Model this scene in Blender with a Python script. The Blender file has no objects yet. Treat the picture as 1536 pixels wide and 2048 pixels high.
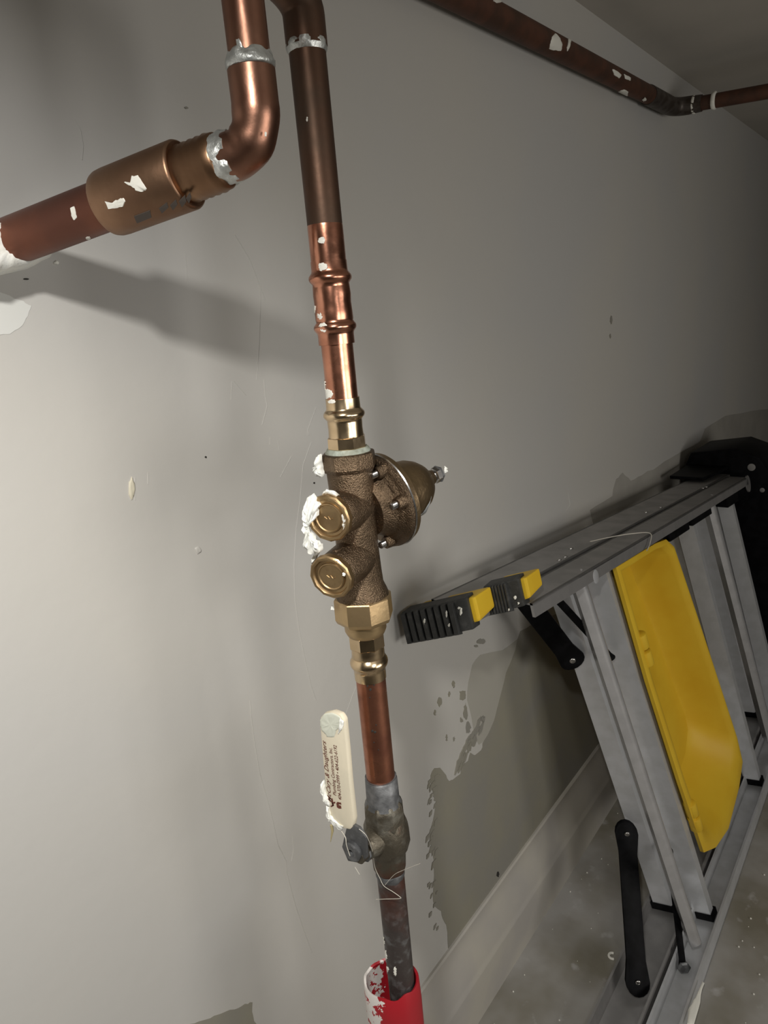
import bpy, bmesh, math, random
from mathutils import Vector, Matrix, noise
PI = math.pi
SC = bpy.context.scene
COL = SC.collection
# ---------------------------------------------------------------- camera
F = 1420.0                                   # focal length in pixels of a 1536x2048 frame
HC = 1.073                                   # camera height over the floor
RT = Vector((0.5989, -0.7962, -0.0863)).normalized()
FW = Vector((0.7580, 0.5983, -0.2597)).normalized()
UPV = RT.cross(FW).normalized()
RT = FW.cross(UPV).normalized()
CAM = Vector((0, 0, HC))
cd = bpy.data.cameras.new('camera'); co = bpy.data.objects.new('camera', cd); COL.objects.link(co)
cd.sensor_fit = 'VERTICAL'; cd.sensor_height = 36; cd.lens = F / 2048 * 36
cd.clip_start = 0.02; cd.clip_end = 60
M = Matrix((RT, UPV, -FW)).transposed().to_4x4(); M.translation = CAM
co.matrix_world = M
SC.camera = co
# ---------------------------------------------------------------- world, lights, exposure
w = bpy.data.worlds.new('world'); SC.world = w; w.use_nodes = True
w.node_tree.nodes['Background'].inputs[0].default_value = (0.75, 0.8, 0.9, 1)
w.node_tree.nodes['Background'].inputs[1].default_value = 0.05
SC.view_settings.view_transform = 'Standard'
SC.view_settings.look = 'None'
SC.view_settings.gamma = 1
SC.view_settings.use_curve_mapping = False
SC.view_settings.exposure = 0.0

def spot(name, loc, target, power, angle, blend, size, color):
    l = bpy.data.lights.new(name, 'SPOT'); l.energy = power; l.spot_size = math.radians(angle)
    l.spot_blend = blend; l.shadow_soft_size = size; l.color = color
    o = bpy.data.objects.new(name, l); COL.objects.link(o); o.location = loc
    o.rotation_euler = (Vector(target) - Vector(loc)).to_track_quat('-Z', 'Y').to_euler()
    return o
def area(name, loc, target, power, sx, sy, color):
    l = bpy.data.lights.new(name, 'AREA'); l.energy = power; l.shape = 'RECTANGLE'; l.size = sx; l.size_y = sy; l.color = color
    o = bpy.data.objects.new(name, l); COL.objects.link(o); o.location = loc
    o.rotation_euler = (Vector(target) - Vector(loc)).to_track_quat('-Z', 'Y').to_euler()
    return o
spot('work_lamp', (-0.10, 0.02, 1.36), (0.10, 0.5, 0.50), 27, 112, 1.0, 0.022, (1.0, 0.97, 0.92))
spot('torch_lamp', (0.20, -0.12, 1.02), (0.70, 0.45, 0.55), 3.6, 125, 1.0, 0.06, (1.0, 0.98, 0.94))
area('low_fill', (0.6, -1.4, 0.80), (1.1, 0.4, 0.40), 10.0, 0.9, 0.6, (1.0, 0.96, 0.9))  # added soft fill from the room side, stands for no actual lamp

# ---------------------------------------------------------------- projection helpers (photo frame -> places in the room)
def rayd(px, py):
    return RT * ((px - 768) / F) - UPV * ((py - 1024) / F) + FW
def at_y(px, py, y):
    r = rayd(px, py); return CAM + r * (y / r.y)
def at_x(px, py, x):
    r = rayd(px, py); return CAM + r * (x / r.x)
def at_z(px, py, z):
    r = rayd(px, py); return CAM + r * ((z - HC) / r.z)
def at_d(px, py, d):
    return CAM + rayd(px, py) * d
def depth(p): return (Vector(p) - CAM).dot(FW)
def proj(p):
    v = Vector(p) - CAM; d = v.dot(FW)
    return 768 + F * v.dot(RT) / d, 1024 - F * v.dot(UPV) / d

# ---------------------------------------------------------------- object helpers
def link(name, bm, mat, parent=None, smooth=None, bevel=0):
    me = bpy.data.meshes.new(name)
    bmesh.ops.recalc_face_normals(bm, faces=bm.faces[:])
    if bevel:
        es = [e for e in bm.edges if len(e.link_faces) == 2 and e.calc_face_angle(0) > 0.6]
        bmesh.ops.bevel(bm, geom=es, offset=bevel, segments=2, affect='EDGES', profile=0.6)
    bm.to_mesh(me); bm.free()
    me.materials.append(mat)
    if smooth is not None:
        me.polygons.foreach_set('use_smooth', [True] * len(me.polygons))
        me.set_sharp_from_angle(angle=math.radians(smooth))
    o = bpy.data.objects.new(name, me); COL.objects.link(o)
    if parent: 
        o.parent = parent
        if parent.type == 'EMPTY' : o.matrix_parent_inverse = parent.matrix_world.inverted() if False else Matrix.Translation(-parent.location)
        elif parent.parent: o.matrix_parent_inverse = Matrix.Identity(4)
    return o
def tag(o, label=None, cat=None, group=None, kind=None):
    if label: o['label'] = label
    if cat: o['category'] = cat
    if group: o['group'] = group
    if kind: o['kind'] = kind
    return o
def thing(name, loc, label, cat, group=None):
    o = bpy.data.objects.new(name, None); COL.objects.link(o); o.location = loc
    o.empty_display_size = 0.05
    return tag(o, label, cat, group)
def frame(d):
    d = Vector(d).normalized()
    a = Vector((0, 0, 1)) if abs(d.z) < 0.9 else Vector((1, 0, 0))
    u = a.cross(d).normalized(); v = d.cross(u)
    return d, u, v
def lathe(bm, o, d, prof, seg=40, rot=0.0, cap=True, wob=0.0, seed=0):
    """prof: list of (distance along d, radius)"""
    o = Vector(o); d, u, v = frame(d); rings = []
    for t, r in prof:
        ring = []
        for i in range(seg):
            a = rot + 2 * PI * i / seg
            rr = r
            if wob:
                q = o + d * t + (u * math.cos(a) + v * math.sin(a)) * r
                rr = r + wob * noise.noise(q * 180 + Vector((seed, 0, 0)))
            ring.append(bm.verts.new(o + d * t + (u * math.cos(a) + v * math.sin(a)) * rr))
        rings.append(ring)
    for a, b in zip(rings, rings[1:]):
        for i in range(seg):
            bm.faces.new((a[i], a[(i + 1) % seg], b[(i + 1) % seg], b[i]))
    if cap:
        bm.faces.new(rings[0]); bm.faces.new(rings[-1][::-1])
    return bm
def tube(bm, pts, r, seg=14, cap=True):
    pts = [Vector(p) for p in pts]; rs = r if isinstance(r, (list, tuple)) else [r] * len(pts)
    t0 = (pts[1] - pts[0]).normalized(); _, u, v = frame(t0); rings = []
    for i, p in enumerate(pts):
        t = (pts[min(i + 1, len(pts) - 1)] - pts[max(i - 1, 0)]).normalized()
        u = (u - t * u.dot(t)).normalized(); v = t.cross(u)
        rings.append([bm.verts.new(p + (u * math.cos(2 * PI * k / seg) + v * math.sin(2 * PI * k / seg)) * rs[i]) for k in range(seg)])
    for a, b in zip(rings, rings[1:]):
        for i in range(seg): bm.faces.new((a[i], a[(i + 1) % seg], b[(i + 1) % seg], b[i]))
    if cap: bm.faces.new(rings[0]); bm.faces.new(rings[-1][::-1])
    return bm
def hexa(bm, c):
    """8 corners: 4 of one face then the 4 opposite"""
    vs = [bm.verts.new(Vector(p)) for p in c]
    for f in ((0, 1, 2, 3), (7, 6, 5, 4), (0, 4, 5, 1), (1, 5, 6, 2), (2, 6, 7, 3), (3, 7, 4, 0)):
        bm.faces.new([vs[i] for i in f])
    return bm
def boxf(bm, o, a, b, c):
    o, a, b, c = map(Vector, (o, a, b, c))
    return hexa(bm, (o, o + a, o + a + b, o + b, o + c, o + a + c, o + a + b + c, o + b + c))
def prism(bm, poly, ext):
    ext = Vector(ext)
    a = [bm.verts.new(Vector(p)) for p in poly]; b = [bm.verts.new(Vector(p) + ext) for p in poly]
    bm.faces.new(a[::-1]); bm.faces.new(b); n = len(poly)
    for i in range(n): bm.faces.new((a[i], a[(i + 1) % n], b[(i + 1) % n], b[i]))
    return bm
def bez(p0, p1, p2, n=10):
    p0, p1, p2 = map(Vector, (p0, p1, p2))
    return [p0 * (1 - t) ** 2 + p1 * 2 * t * (1 - t) + p2 * t * t for t in [i / n for i in range(n + 1)]]
def jag(poly, amp, seed, sub=3):
    """subdivide a 2D outline and roughen it"""
    rnd = random.Random(seed); out = []; n = len(poly)
    for i in range(n):
        x0, y0 = poly[i]; x1, y1 = poly[(i + 1) % n]
        for k in range(sub):
            t = k / sub; a = amp * (0.35 if k == 0 else 1)
            out.append((x0 + (x1 - x0) * t + rnd.uniform(-a, a), y0 + (y1 - y0) * t + rnd.uniform(-a, a)))
    return out
def layer(bm, poly3, norm, th, seed=0, rough=0.4):
    """a raised smear: outline, shoulder and bumpy middle"""
    rnd = random.Random(seed); n = len(poly3)
    c = sum(poly3, Vector()) / n
    nm = norm if callable(norm) else (lambda p: norm)
    specs = ((1.0, -0.25), (0.97, 0.55), (0.72, 1.0), (0.38, 1.05))
    rings = []
    for s, h in specs:
        rings.append([bm.verts.new(c + (p - c) * s + nm(c + (p - c) * s) * th * (h + (rnd.uniform(-rough, rough) if s < .9 else 0))) for p in poly3])
    for a, b in zip(rings, rings[1:]):
        for i in range(n): bm.faces.new((a[i], a[(i + 1) % n], b[(i + 1) % n], b[i]))
    m = bm.verts.new(c + nm(c) * th)
    for i in range(n): bm.faces.new((rings[-1][i], rings[-1][(i + 1) % n], m))
    bm.faces.new(rings[0][::-1])
    return bm
def on_cyl(px, py, o, d, r):
    """where the sight line meets a cylinder"""
    o = Vector(o); d = Vector(d).normalized(); v = rayd(px, py); w_ = CAM - o
    a = v - d * v.dot(d); b = w_ - d * w_.dot(d)
    A = a.dot(a); Bq = 2 * a.dot(b); Cq = b.dot(b) - r * r
    disc = Bq * Bq - 4 * A * Cq
    t = (-Bq - math.sqrt(disc)) / (2 * A) if disc > 0 else -Bq / (2 * A)
    p = CAM + v * t
    q = o + d * (p - o).dot(d)
    return q + (p - q).normalized() * r
def splash(parent, o, d, r, poly, mat, th=0.0006, amp=1.2, seed=1, name='paint_splash'):
    d = Vector(d).normalized(); o = Vector(o)
    P = [on_cyl(x, y, o, d, r) for x, y in jag(poly, amp, seed)]
    def nm(p):
        q = o + d * (p - o).dot(d); return (p - q).normalized()
    bm = bmesh.new(); n = len(P); rnd = random.Random(seed)
    c2 = sum(P, Vector()) / n
    rings = []
    for s, h in ((1.0, -0.3), (0.93, 0.8), (0.5, 1.1)):
        ring = []
        for p in P:
            q = c2 + (p - c2) * s; ax = o + d * (q - o).dot(d); nn = (q - ax).normalized()
            ring.append(bm.verts.new(ax + nn * (r + th * (h + (rnd.uniform(-.3, .3) if s < .9 else 0)))))
        rings.append(ring)
    for a, b in zip(rings, rings[1:]):
        for i in range(n): bm.faces.new((a[i], a[(i + 1) % n], b[(i + 1) % n], b[i]))
    ax = o + d * (c2 - o).dot(d); m = bm.verts.new(ax + (c2 - ax).normalized() * (r + th))
    for i in range(n): bm.faces.new((rings[-1][i], rings[-1][(i + 1) % n], m))
    return link(name, bm, mat, parent, 50)
def blobpoly(cx, cy, rx, ry, n=7, seed=0):
    rnd = random.Random(seed * 7 + 1)
    return [(cx + rx * math.cos(2 * PI * i / n) * rnd.uniform(.7, 1.15), cy + ry * math.sin(2 * PI * i / n) * rnd.uniform(.7, 1.15)) for i in range(n)]

# ---------------------------------------------------------------- materials
def mat(name, col, rough=0.5, metal=0.0, col2=None, scale=20, lo=0.4, hi=0.6, bump=0.0, bscale=60, rvar=0.0, detail=4, col3=None, s3=60, lo3=.6, hi3=.7, coat=0):
    m = bpy.data.materials.new(name); m.use_nodes = True; nt = m.node_tree; N = nt.nodes; L = nt.links
    b = N['Principled BSDF']; b.inputs['Roughness'].default_value = rough; b.inputs['Metallic'].default_value = metal
    b.inputs['Base Color'].default_value = (*col, 1)
    if coat: b.inputs['Coat Weight'].default_value = coat; b.inputs['Coat Roughness'].default_value = 0.15
    tc = N.new('ShaderNodeTexCoord')
    def noisef(sc, det=detail):
        n = N.new('ShaderNodeTexNoise'); n.inputs['Scale'].default_value = sc; n.inputs['Detail'].default_value = det
        L.new(tc.outputs['Object'], n.inputs['Vector']); return n
    def ramp(src, a, c):
        r = N.new('ShaderNodeMapRange'); r.inputs[1].default_value = a; r.inputs[2].default_value = c
        L.new(src, r.inputs[0]); return r
    cur = None
    if col2:
        n = noisef(scale); r = ramp(n.outputs[0], lo, hi)
        mx = N.new('ShaderNodeMix'); mx.data_type = 'RGBA'; L.new(r.outputs[0], mx.inputs[0])
        mx.inputs[6].default_value = (*col, 1); mx.inputs[7].default_value = (*col2, 1); cur = mx.outputs[2]
        if rvar:
            rr = ramp(n.outputs[0], 0.3, 0.7); rr.inputs[3].default_value = rough - rvar; rr.inputs[4].default_value = rough + rvar
            L.new(rr.outputs[0], b.inputs['Roughness'])
    if col3:
        n = noisef(s3); r = ramp(n.outputs[0], lo3, hi3)
        mx = N.new('ShaderNodeMix'); mx.data_type = 'RGBA'; L.new(r.outputs[0], mx.inputs[0])
        if cur: L.new(cur, mx.inputs[6])
        else: mx.inputs[6].default_value = (*col, 1)
        mx.inputs[7].default_value = (*col3, 1); cur = mx.outputs[2]
    if cur: L.new(cur, b.inputs['Base Color'])
    if bump:
        n = noisef(bscale, 6); bp = N.new('ShaderNodeBump'); bp.inputs['Strength'].default_value = bump; bp.inputs['Distance'].default_value = 0.001
        L.new(n.outputs[0], bp.inputs['Height']); L.new(bp.outputs[0], b.inputs['Normal'])
    return m
M_wall = mat('wall_paint', (.505, .49, .455), .62, 0, (.48, .475, .46), 3.2, .35, .65, .35, 45, detail=2)
M_old = mat('old_wall_paint', (.27, .255, .20), .7, 0, (.25, .24, .21), 8, .4, .6, .3, 60)
M_ceil = mat('ceiling_paint', (.50, .47, .42), .8, 0, (.46, .435, .39), 5, .4, .6, .3, 50)
M_floor = mat('concrete_floor', (.37, .36, .345), .6, 0, (.20, .185, .145), 4.5, .42, .62, .6, 60, col3=(.42, .41, .40), s3=26, lo3=.62, hi3=.75)
M_base = mat('baseboard_paint', (.47, .445, .39), .5, 0, (.42, .40, .37), 9, .4, .6, .15, 60)
M_white = mat('white_compound', (.86, .86, .80), .55, 0, (.76, .77, .74), 90, .4, .6, .5, 250)
M_splash = mat('white_paint_splash', (.80, .79, .72), .45, 0)
M_cop = mat('bright_copper', (.62, .29, .19), .24, 1, (.50, .22, .14), 60, .4, .65, .12, 120, .08)
M_copd = mat('tarnished_copper', (.13, .07, .045), .46, .8, (.085, .055, .038), 22, .35, .65, .15, 120, .08, col3=(.19, .07, .045), s3=9, lo3=.5, hi3=.7)
M_copm = mat('dull_copper', (.42, .21, .145), .33, 1, (.29, .155, .105), 28, .35, .65, .25, 90, .1)
M_copl = mat('low_copper', (.52, .225, .14), .33, .95, (.30, .125, .08), 40, .42, .62, .2, 150, .1)
M_copb = mat('blackened_copper', (.10, .085, .08), .55, .7, (.20, .20, .20), 120, .52, .7, .3, 300, .1, col3=(.12, .05, .035), s3=14, lo3=.5, hi3=.6)
M_cpipe = mat('painted_over_copper', (.13, .058, .036), .6, .5, (.085, .045, .03), 30, .4, .6, .2, 90)
M_sold = mat('solder', (.50, .52, .50), .38, .75, (.66, .68, .66), 120, .4, .6, .8, 260, .12)
M_brass = mat('press_brass', (.74, .57, .37), .22, 1, (.62, .47, .29), 50, .4, .6, .1, 150, .06)
M_brasn = mat('nut_brass', (.54, .39, .21), .38, .9, (.44, .31, .17), 40, .4, .65, .12, 300, .06)
M_bronze = mat('cast_bronze', (.22, .155, .10), .40, 1, (.12, .085, .055), 60, .35, .65, 1.0, 950, .08)
M_bonnet = mat('bonnet_bronze', (.30, .215, .12), .38, .95, (.24, .17, .10), 30, .4, .6, .35, 300, .06)
M_cap = mat('cap_brass', (.46, .325, .175), .44, 1, (.34, .235, .125), 80, .4, .6, .12, 400, .05)
M_steel = mat('screw_steel', (.55, .54, .52), .28, 1, (.35, .34, .33), 200, .4, .6)
M_seal = mat('green_tarnish', (.40, .44, .38), .6, .3, (.24, .25, .20), 150, .4, .6, .5, 400)
M_vbody = mat('tarnished_valve', (.115, .10, .075), .50, .75, (.20, .19, .16), 75, .52, .75, .8, 220, .08, col3=(.13, .055, .035), s3=22, lo3=.58, hi3=.66)
M_grey = mat('grey_zinc', (.11, .112, .115), .5, .6, (.21, .215, .22), 90, .45, .65, .4, 200)
M_handle = mat('cream_plastic', (.74, .67, .52), .5, 0, (.70, .64, .50), 60, .4, .6, .05, 200)
M_ink = mat('brown_ink', (.13, .035, .02), .6)
M_alu = mat('aluminium', (.60, .61, .63), .36, .45, (.54, .55, .56), 35, .4, .6, .06, 200, .05)
M_alud = mat('dull_aluminium', (.36, .35, .345), .42, .6, (.31, .305, .30), 25, .4, .6, .08, 200, .06)
M_black = mat('black_plastic', (.003, .003, .0034), .45, 0, (.006, .006, .007), 60, .4, .6, .1, 200)
M_rub = mat('black_rubber', (.030, .031, .030), .6, 0, (.055, .056, .054), 120, .5, .7, .5, 300)
M_yel = mat('yellow_plastic', (.70, .46, .025), .55, 0, (.68, .43, .02), 20, .4, .6, .05, 150)
for m_ in (M_black,): m_.node_tree.nodes['Principled BSDF'].inputs['Specular IOR Level'].default_value = .06
M_thread = mat('pale_thread', (.55, .52, .45), .6)
M_drip = mat('yellowed_drip', (.45, .38, .2), .5)
M_dark = mat('dark_hole', (.02, .018, .015), .8)

# ---------------------------------------------------------------- room
WY = 0.50; CZ = 1.53
X0, X1, Y0 = -1.6, 4.2, -2.2
def slab(name, a, b, m, seglabel=None):
    bm = bmesh.new(); a = Vector(a); b = Vector(b)
    boxf(bm, a, (b.x - a.x, 0, 0), (0, b.y - a.y, 0), (0, 0, b.z - a.z))
    return tag(link(name, bm, m), seglabel, None, None, 'structure')
wall = slab('wall_back', (X0, WY, 0), (X1, WY + .1, CZ), M_wall, 'warm grey painted wall behind the copper pipes')
floor = slab('floor', (X0, Y0, -.1), (X1, WY + .1, 0), M_floor, 'stained grey concrete floor under the ladder')
ceil = slab('ceiling', (X0, Y0, CZ), (X1, WY + .1, CZ + .1), M_ceil, 'low dull painted ceiling over the pipe run')
slab('wall_right', (X1, Y0, 0), (X1 + .1, WY + .1, CZ), M_wall, 'far end wall of the low room')
slab('wall_left', (X0 - .1, Y0, 0), (X0, WY + .1, CZ), M_wall, 'near end wall of the low room')
slab('wall_front', (X0, Y0 - .1, 0), (X1, Y0, CZ), M_wall, 'wall behind the photographer')
# baseboard with moulded top
bm = bmesh.new()
pr = [(0, 0), (.024, 0), (.024, .078), (.0235, .082), (.0215, .086), (.0205, .092), (.0165, .108), (.0125, .122), (.0085, .136), (.006, .146), (.0055, .153), (.0055, .158), (.0035, .161), (0, .161)]
prism(bm, [(X0, WY - a, b) for a, b in pr], (X1 - X0, 0, 0))
tag(link('baseboard_back', bm, M_base, None, 30), 'moulded painted baseboard along the pipe wall', kind='structure')

# bare old paint the roller missed: a thin skin edge with ragged brush marks
def wall_patch(name, poly, m, th, amp, seed, sub, label=None, lift=0.0):
    P = [at_y(x, y, WY - lift) for x, y in jag(poly, amp, seed, sub)]
    from mathutils.geometry import tessellate_polygon
    bm = bmesh.new(); f_ = [bm.verts.new(p + Vector((0, -th, 0))) for p in P]; b_ = [bm.verts.new(p + Vector((0, .002, 0))) for p in P]
    for t in tessellate_polygon([[Vector((p.x, p.z, 0)) for p in P]]): bm.faces.new([f_[q] for q in t]); bm.faces.new([b_[q] for q in t][::-1])
    for q in range(len(P)):
        r_ = (q + 1) % len(P); bm.faces.new((f_[q], f_[r_], b_[r_], b_[q]))
    o = link(name, bm, m, wall)
    if label: o['label'] = label
    return o
old = [(1062, 1250), (1040, 1262), (1030, 1300), (1012, 1345), (1000, 1395), (988, 1440), (975, 1470), (965, 1487), (962, 1500), (950, 1510), (940, 1505), (936, 1522), (925, 1530), (920, 1548), (905, 1560),
       (898, 1562), (892, 1550), (880, 1535), (868, 1536), (861, 1550), (863, 1575), (872, 1600), (866, 1640), (858, 1668), (862, 1690), (867, 1720), (868, 1750), (866, 1790), (868, 1812), (882, 1822), (886, 1838),
       (892, 1850), (895, 1880), (896, 1897), (905, 1884), (938, 1846), (1000, 1763), (1030, 1724), (1060, 1682), (1097, 1628), (1160, 1545), (1230, 1470), (1300, 1380), (1420, 1215), (1380, 1160), (1240, 1190), (1120, 1225)]
wall_patch('paint_patch', old, M_old, .0004, 1.2, 5, 2, 'olive grey older paint showing beside the baseboard')
wall_patch('paint_patch', [(1105, 1245), (1045, 1270), (1005, 1300), (960, 1310), (944, 1330), (936, 1365), (934, 1400), (942, 1430), (948, 1470), (958, 1490), (975, 1475), (1000, 1420), (1020, 1350), (1045, 1290)], mat('half_covered_paint', (.38, .365, .32), .7), .0002, 1.2, 15, 2, 'thinly covered strip of old paint')
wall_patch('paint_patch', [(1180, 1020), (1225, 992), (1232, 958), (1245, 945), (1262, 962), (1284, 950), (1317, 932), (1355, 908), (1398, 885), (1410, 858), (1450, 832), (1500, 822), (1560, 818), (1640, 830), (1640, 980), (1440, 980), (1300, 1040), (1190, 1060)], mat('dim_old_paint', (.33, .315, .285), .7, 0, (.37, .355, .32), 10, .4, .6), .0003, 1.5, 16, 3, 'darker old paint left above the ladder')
rnd = random.Random(12)
for i in range(64):
    t = rnd.random()
    if i < 34:
        cy = 1560 + 300 * t; cx = 866 + rnd.uniform(-12, 6) + (cy - 1700) * .02; l_ = rnd.uniform(4, 13)
    else:
        cx = 905 + 62 * t; cy = 1555 - 110 * t + rnd.uniform(-30, 8); l_ = rnd.uniform(5, 16)
    wd_ = rnd.uniform(1.0, 2.6); dx_ = l_ * .35
    wall_patch('brush_mark', [(cx - dx_, cy + l_), (cx - dx_ * .2 + wd_, cy + l_ * .3), (cx + dx_ + wd_ * .4, cy - l_), (cx + dx_ * .1 - wd_, cy - l_ * .2)], M_old, .0009 + i * .00002, .3, i + 70, 1)
for i, (cx, cy, rx, ry) in enumerate([(925, 1390, 8, 12), (931, 1425, 5, 18), (936, 1455, 5, 16), (945, 1480, 8, 16), (938, 1495, 5, 8), (906, 1368, 3, 7), (898, 1388, 3, 5), (879, 1403, 5, 10), (870, 1425, 2, 7), (893, 1475, 2, 6),
                                       (907, 1478, 2, 4), (922, 1440, 3, 5), (963, 1283, 10, 5), (952, 1292, 4, 3), (870, 1592, 4, 12), (862, 1700, 5, 8), (875, 1560, 9, 14)]):
    wall_patch('brush_mark', blobpoly(cx, cy, rx, ry, 8, i), M_old, .0005 + i * .00002, 1.6, i, 2)
wall_patch('paint_patch', [(380, 2048), (410, 2040), (440, 2028), (470, 2018), (490, 2008), (505, 2005), (505, 2030), (512, 2048), (520, 2080), (370, 2080)], M_old, .0003, 2, 9, 3, 'olive paint patch at the bottom of the wall')
# dark scuff marks along the wall over the ladder
for i, (cx, cy, rx, ry) in enumerate([(1222, 640, 2.5, 9), (1220, 672, 2, 5), (995, 1748, 3, 7), (411, 914, 2, 2), (628, 966, 2, 2), (372, 216, 4, 2.5), (52, 558, 6, 2)]):
    wall_patch('scuff_mark', blobpoly(cx, cy, rx, ry, 7, i + 30), M_dark if i in (2, 3, 4, 6) else M_old, .0007, .5, i, 2)
# plaster lips and cracks in the paint, real ridges
def ridge(pts, r=.0005):
    bm = bmesh.new(); P = [at_y(x, y, WY) for x, y in pts]
    tube(bm, P, r, 6); return bm
RID = [[(500, 1400), (503, 1440), (508, 1478), (513, 1510), (520, 1550), (532, 1590), (545, 1640), (556, 1690), (572, 1722), (574, 1748), (590, 1808), (608, 1862), (624, 1905)],
       [(600, 1000), (592, 1060), (588, 1130), (590, 1200), (598, 1260), (610, 1320), (622, 1372), (632, 1400)],
       [(520, 558), (521, 620), (519, 690), (515, 740), (513, 760)], [(528, 758), (530, 790), (534, 812), (524, 850)],
       [(617, 870), (615, 860), (632, 815)], [(622, 885), (606, 930), (600, 1000)], [(583, 912), (560, 955)], [(464, 762), (462, 800)], [(468, 762), (492, 790)],
       [(370, 505), (374, 560)], [(470, 470), (500, 520), (530, 600)], [(160, 258), (166, 290), (164, 320)], [(150, 240), (160, 258)], [(722, 1350), (705, 1390), (690, 1432)],
       [(1136, 985), (1140, 1010), (1132, 1022)], [(972, 730), (975, 758)], [(265, 955), (262, 1000)], [(270, 955), (270, 1000)], [(296, 945), (296, 968)], [(585, 1672), (587, 1700), (583, 1722)], [(540, 875), (540, 890)], [(556, 878), (558, 900)],
       [(905, 1895), (880, 1928), (846, 1975)], [(938, 1846), (930, 1858), (915, 1878)]]
for i, p in enumerate(RID):
    link('paint_ridge', ridge(p, .00045 if i != 13 else .0002), M_wall, wall, 60)
bm = bmesh.new(); layer(bm, [at_y(x, y, WY) for x, y in blobpoly(263, 978, 6, 26, 12, 3)], Vector((0, -1, 0)), .0012, 2, .2)
link('plaster_blob', bm, mat('cream_plaster', (.60, .56, .44), .6), wall, 60)
bm = bmesh.new(); layer(bm, [at_y(x, y, WY) for x, y in blobpoly(396, 1100, 7, 8, 10, 4)], Vector((0, -1, 0)), .0008, 2, .2)
link('plaster_blob', bm, M_wall, wall, 60)
# light smear of fresh compound on the wall below the branch root
wall_patch('compound_smear', [(-40, 560), (0, 585), (40, 600), (62, 612), (55, 632), (40, 655), (20, 668), (0, 670), (-40, 680)], mat('fresh_compound', (.62, .625, .60), .65), .0003, 1.5, 4, 4, 'pale compound smear under the branch pipe')

# ---------------------------------------------------------------- the riser axis
A0 = at_d(675, 700, F * .0222 / 67.6)
AX, AY = A0.x, A0.y
def zpix(py):
    r = rayd(605 + .101 * py, py); return HC + r.z * (AY / r.y)
def axp(py): return Vector((AX, AY, zpix(py)))
def rad(py, wpx): return wpx / 2 * depth(axp(py)) / F * .985
UP = Vector((0, 0, 1))
def vprof(bm, rows, **k):
    rows = sorted(rows, key=lambda q: -q[0]); z0 = zpix(rows[0][0])
    return lathe(bm, (AX, AY, z0), UP, [(zpix(y) - z0, rad(y, w_)) for y, w_ in rows], **k)
RP = .0111                                   # pipe radius
def crack_ring(parent, py, m=None): pass

# upper tarnished pipe with its soldered elbow
pu = thing('copper_pipe', (AX, AY, zpix(530)), 'long dark tarnished vertical copper pipe above the copper coupling', 'pipe')
bm = bmesh.new(); lathe(bm, (AX, AY, zpix(532)), UP, [(0, RP), (zpix(300) - zpix(532), RP), (zpix(80) - zpix(532), RP)], 40)
link('pipe', bm, M_copd, pu, 40)
bm = bmesh.new(); lathe(bm, (AX, AY, zpix(530)), UP, [(0, RP + .00015), (zpix(455) - zpix(530), RP + .00015), (zpix(450) - zpix(530), RP)], 40)
tag(link('pipe', bm, M_cop, pu, 40), 'brighter cleaned end of the pipe')
ze = zpix(26); eld = Vector((-.75, .15, .28)).normalized()
path = [axp(96), axp(60)] + bez(axp(34), Vector((AX, AY, zpix(-14))), Vector((AX, AY, zpix(-14))) + eld * .022, 10)
bm = bmesh.new(); tube(bm, path, RP + .0013, 36)
link('elbow', bm, M_copd, pu, 50)
bm = bmesh.new(); tube(bm, [path[-1] - eld * .002, path[-1] + eld * .022], RP, 32); link('pipe', bm, M_copd, pu, 50)
bm = bmesh.new(); z = zpix(96)
lathe(bm, (AX, AY, z), UP, [(-.003, RP), (-.0015, RP + .0008), (0, RP + .0013), (.0015, RP + .0014), (.003, RP + .0012)], 48, wob=.0006, seed=3)
tag(link('solder_ring', bm, M_sold, pu, 60), 'grey solder ring')
bm = bmesh.new(); q = path[-1] - eld * .001
lathe(bm, q, eld, [(-.002, RP + .001), (0, RP + .0022), (.003, RP + .001), (.004, RP)], 32, wob=.0008, seed=9); link('solder_ring', bm, M_sold, pu, 60)
for i, (cx, cy, rx, ry) in enumerate([(614, 238, 2, 6), (644, 481, 8, 8)]):
    splash(pu, axp(400), UP, RP + .0002, blobpoly(cx, cy, rx, ry, 7, i), M_splash, .0003, .8, i)

# copper press coupling
pc = thing('press_coupling', (AX, AY, zpix(690)), 'shiny copper press coupling with two raised beads', 'pipe fitting')
def bead(y, wout, win, h):
    return [(y - h, win), (y - h * .75, win + (wout - win) * .35), (y - h * .35, win + (wout - win) * .88), (y, wout), (y + h * .35, win + (wout - win) * .88), (y + h * .75, win + (wout - win) * .35), (y + h, win)]
rows = [(522, 69), (522.3, 73.5), (540, 74)] + bead(556, 88, 75, 12) + [(575, 76), (590, 77), (606, 75.5), (622, 77.5), (638, 77)] + bead(654, 86.5, 75, 11) + [(669, 73.5), (688, 73), (688.3, 69)]
bm = bmesh.new(); vprof(bm, rows, seg=56, wob=.00022); link('coupling_body', bm, M_cop, pc, 50)
for i, (cx, cy, rx, ry) in enumerate([(645, 533, 11, 9), (640, 632, 8, 7), (630, 620, 2, 10), (646, 655, 12, 9)]):
    splash(pc, axp(600), UP, rad(600, 76 if cy < 640 else 84), blobpoly(cx, cy, rx, ry, 9, i + 4), M_splash, .0003, 1.2, i)
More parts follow.
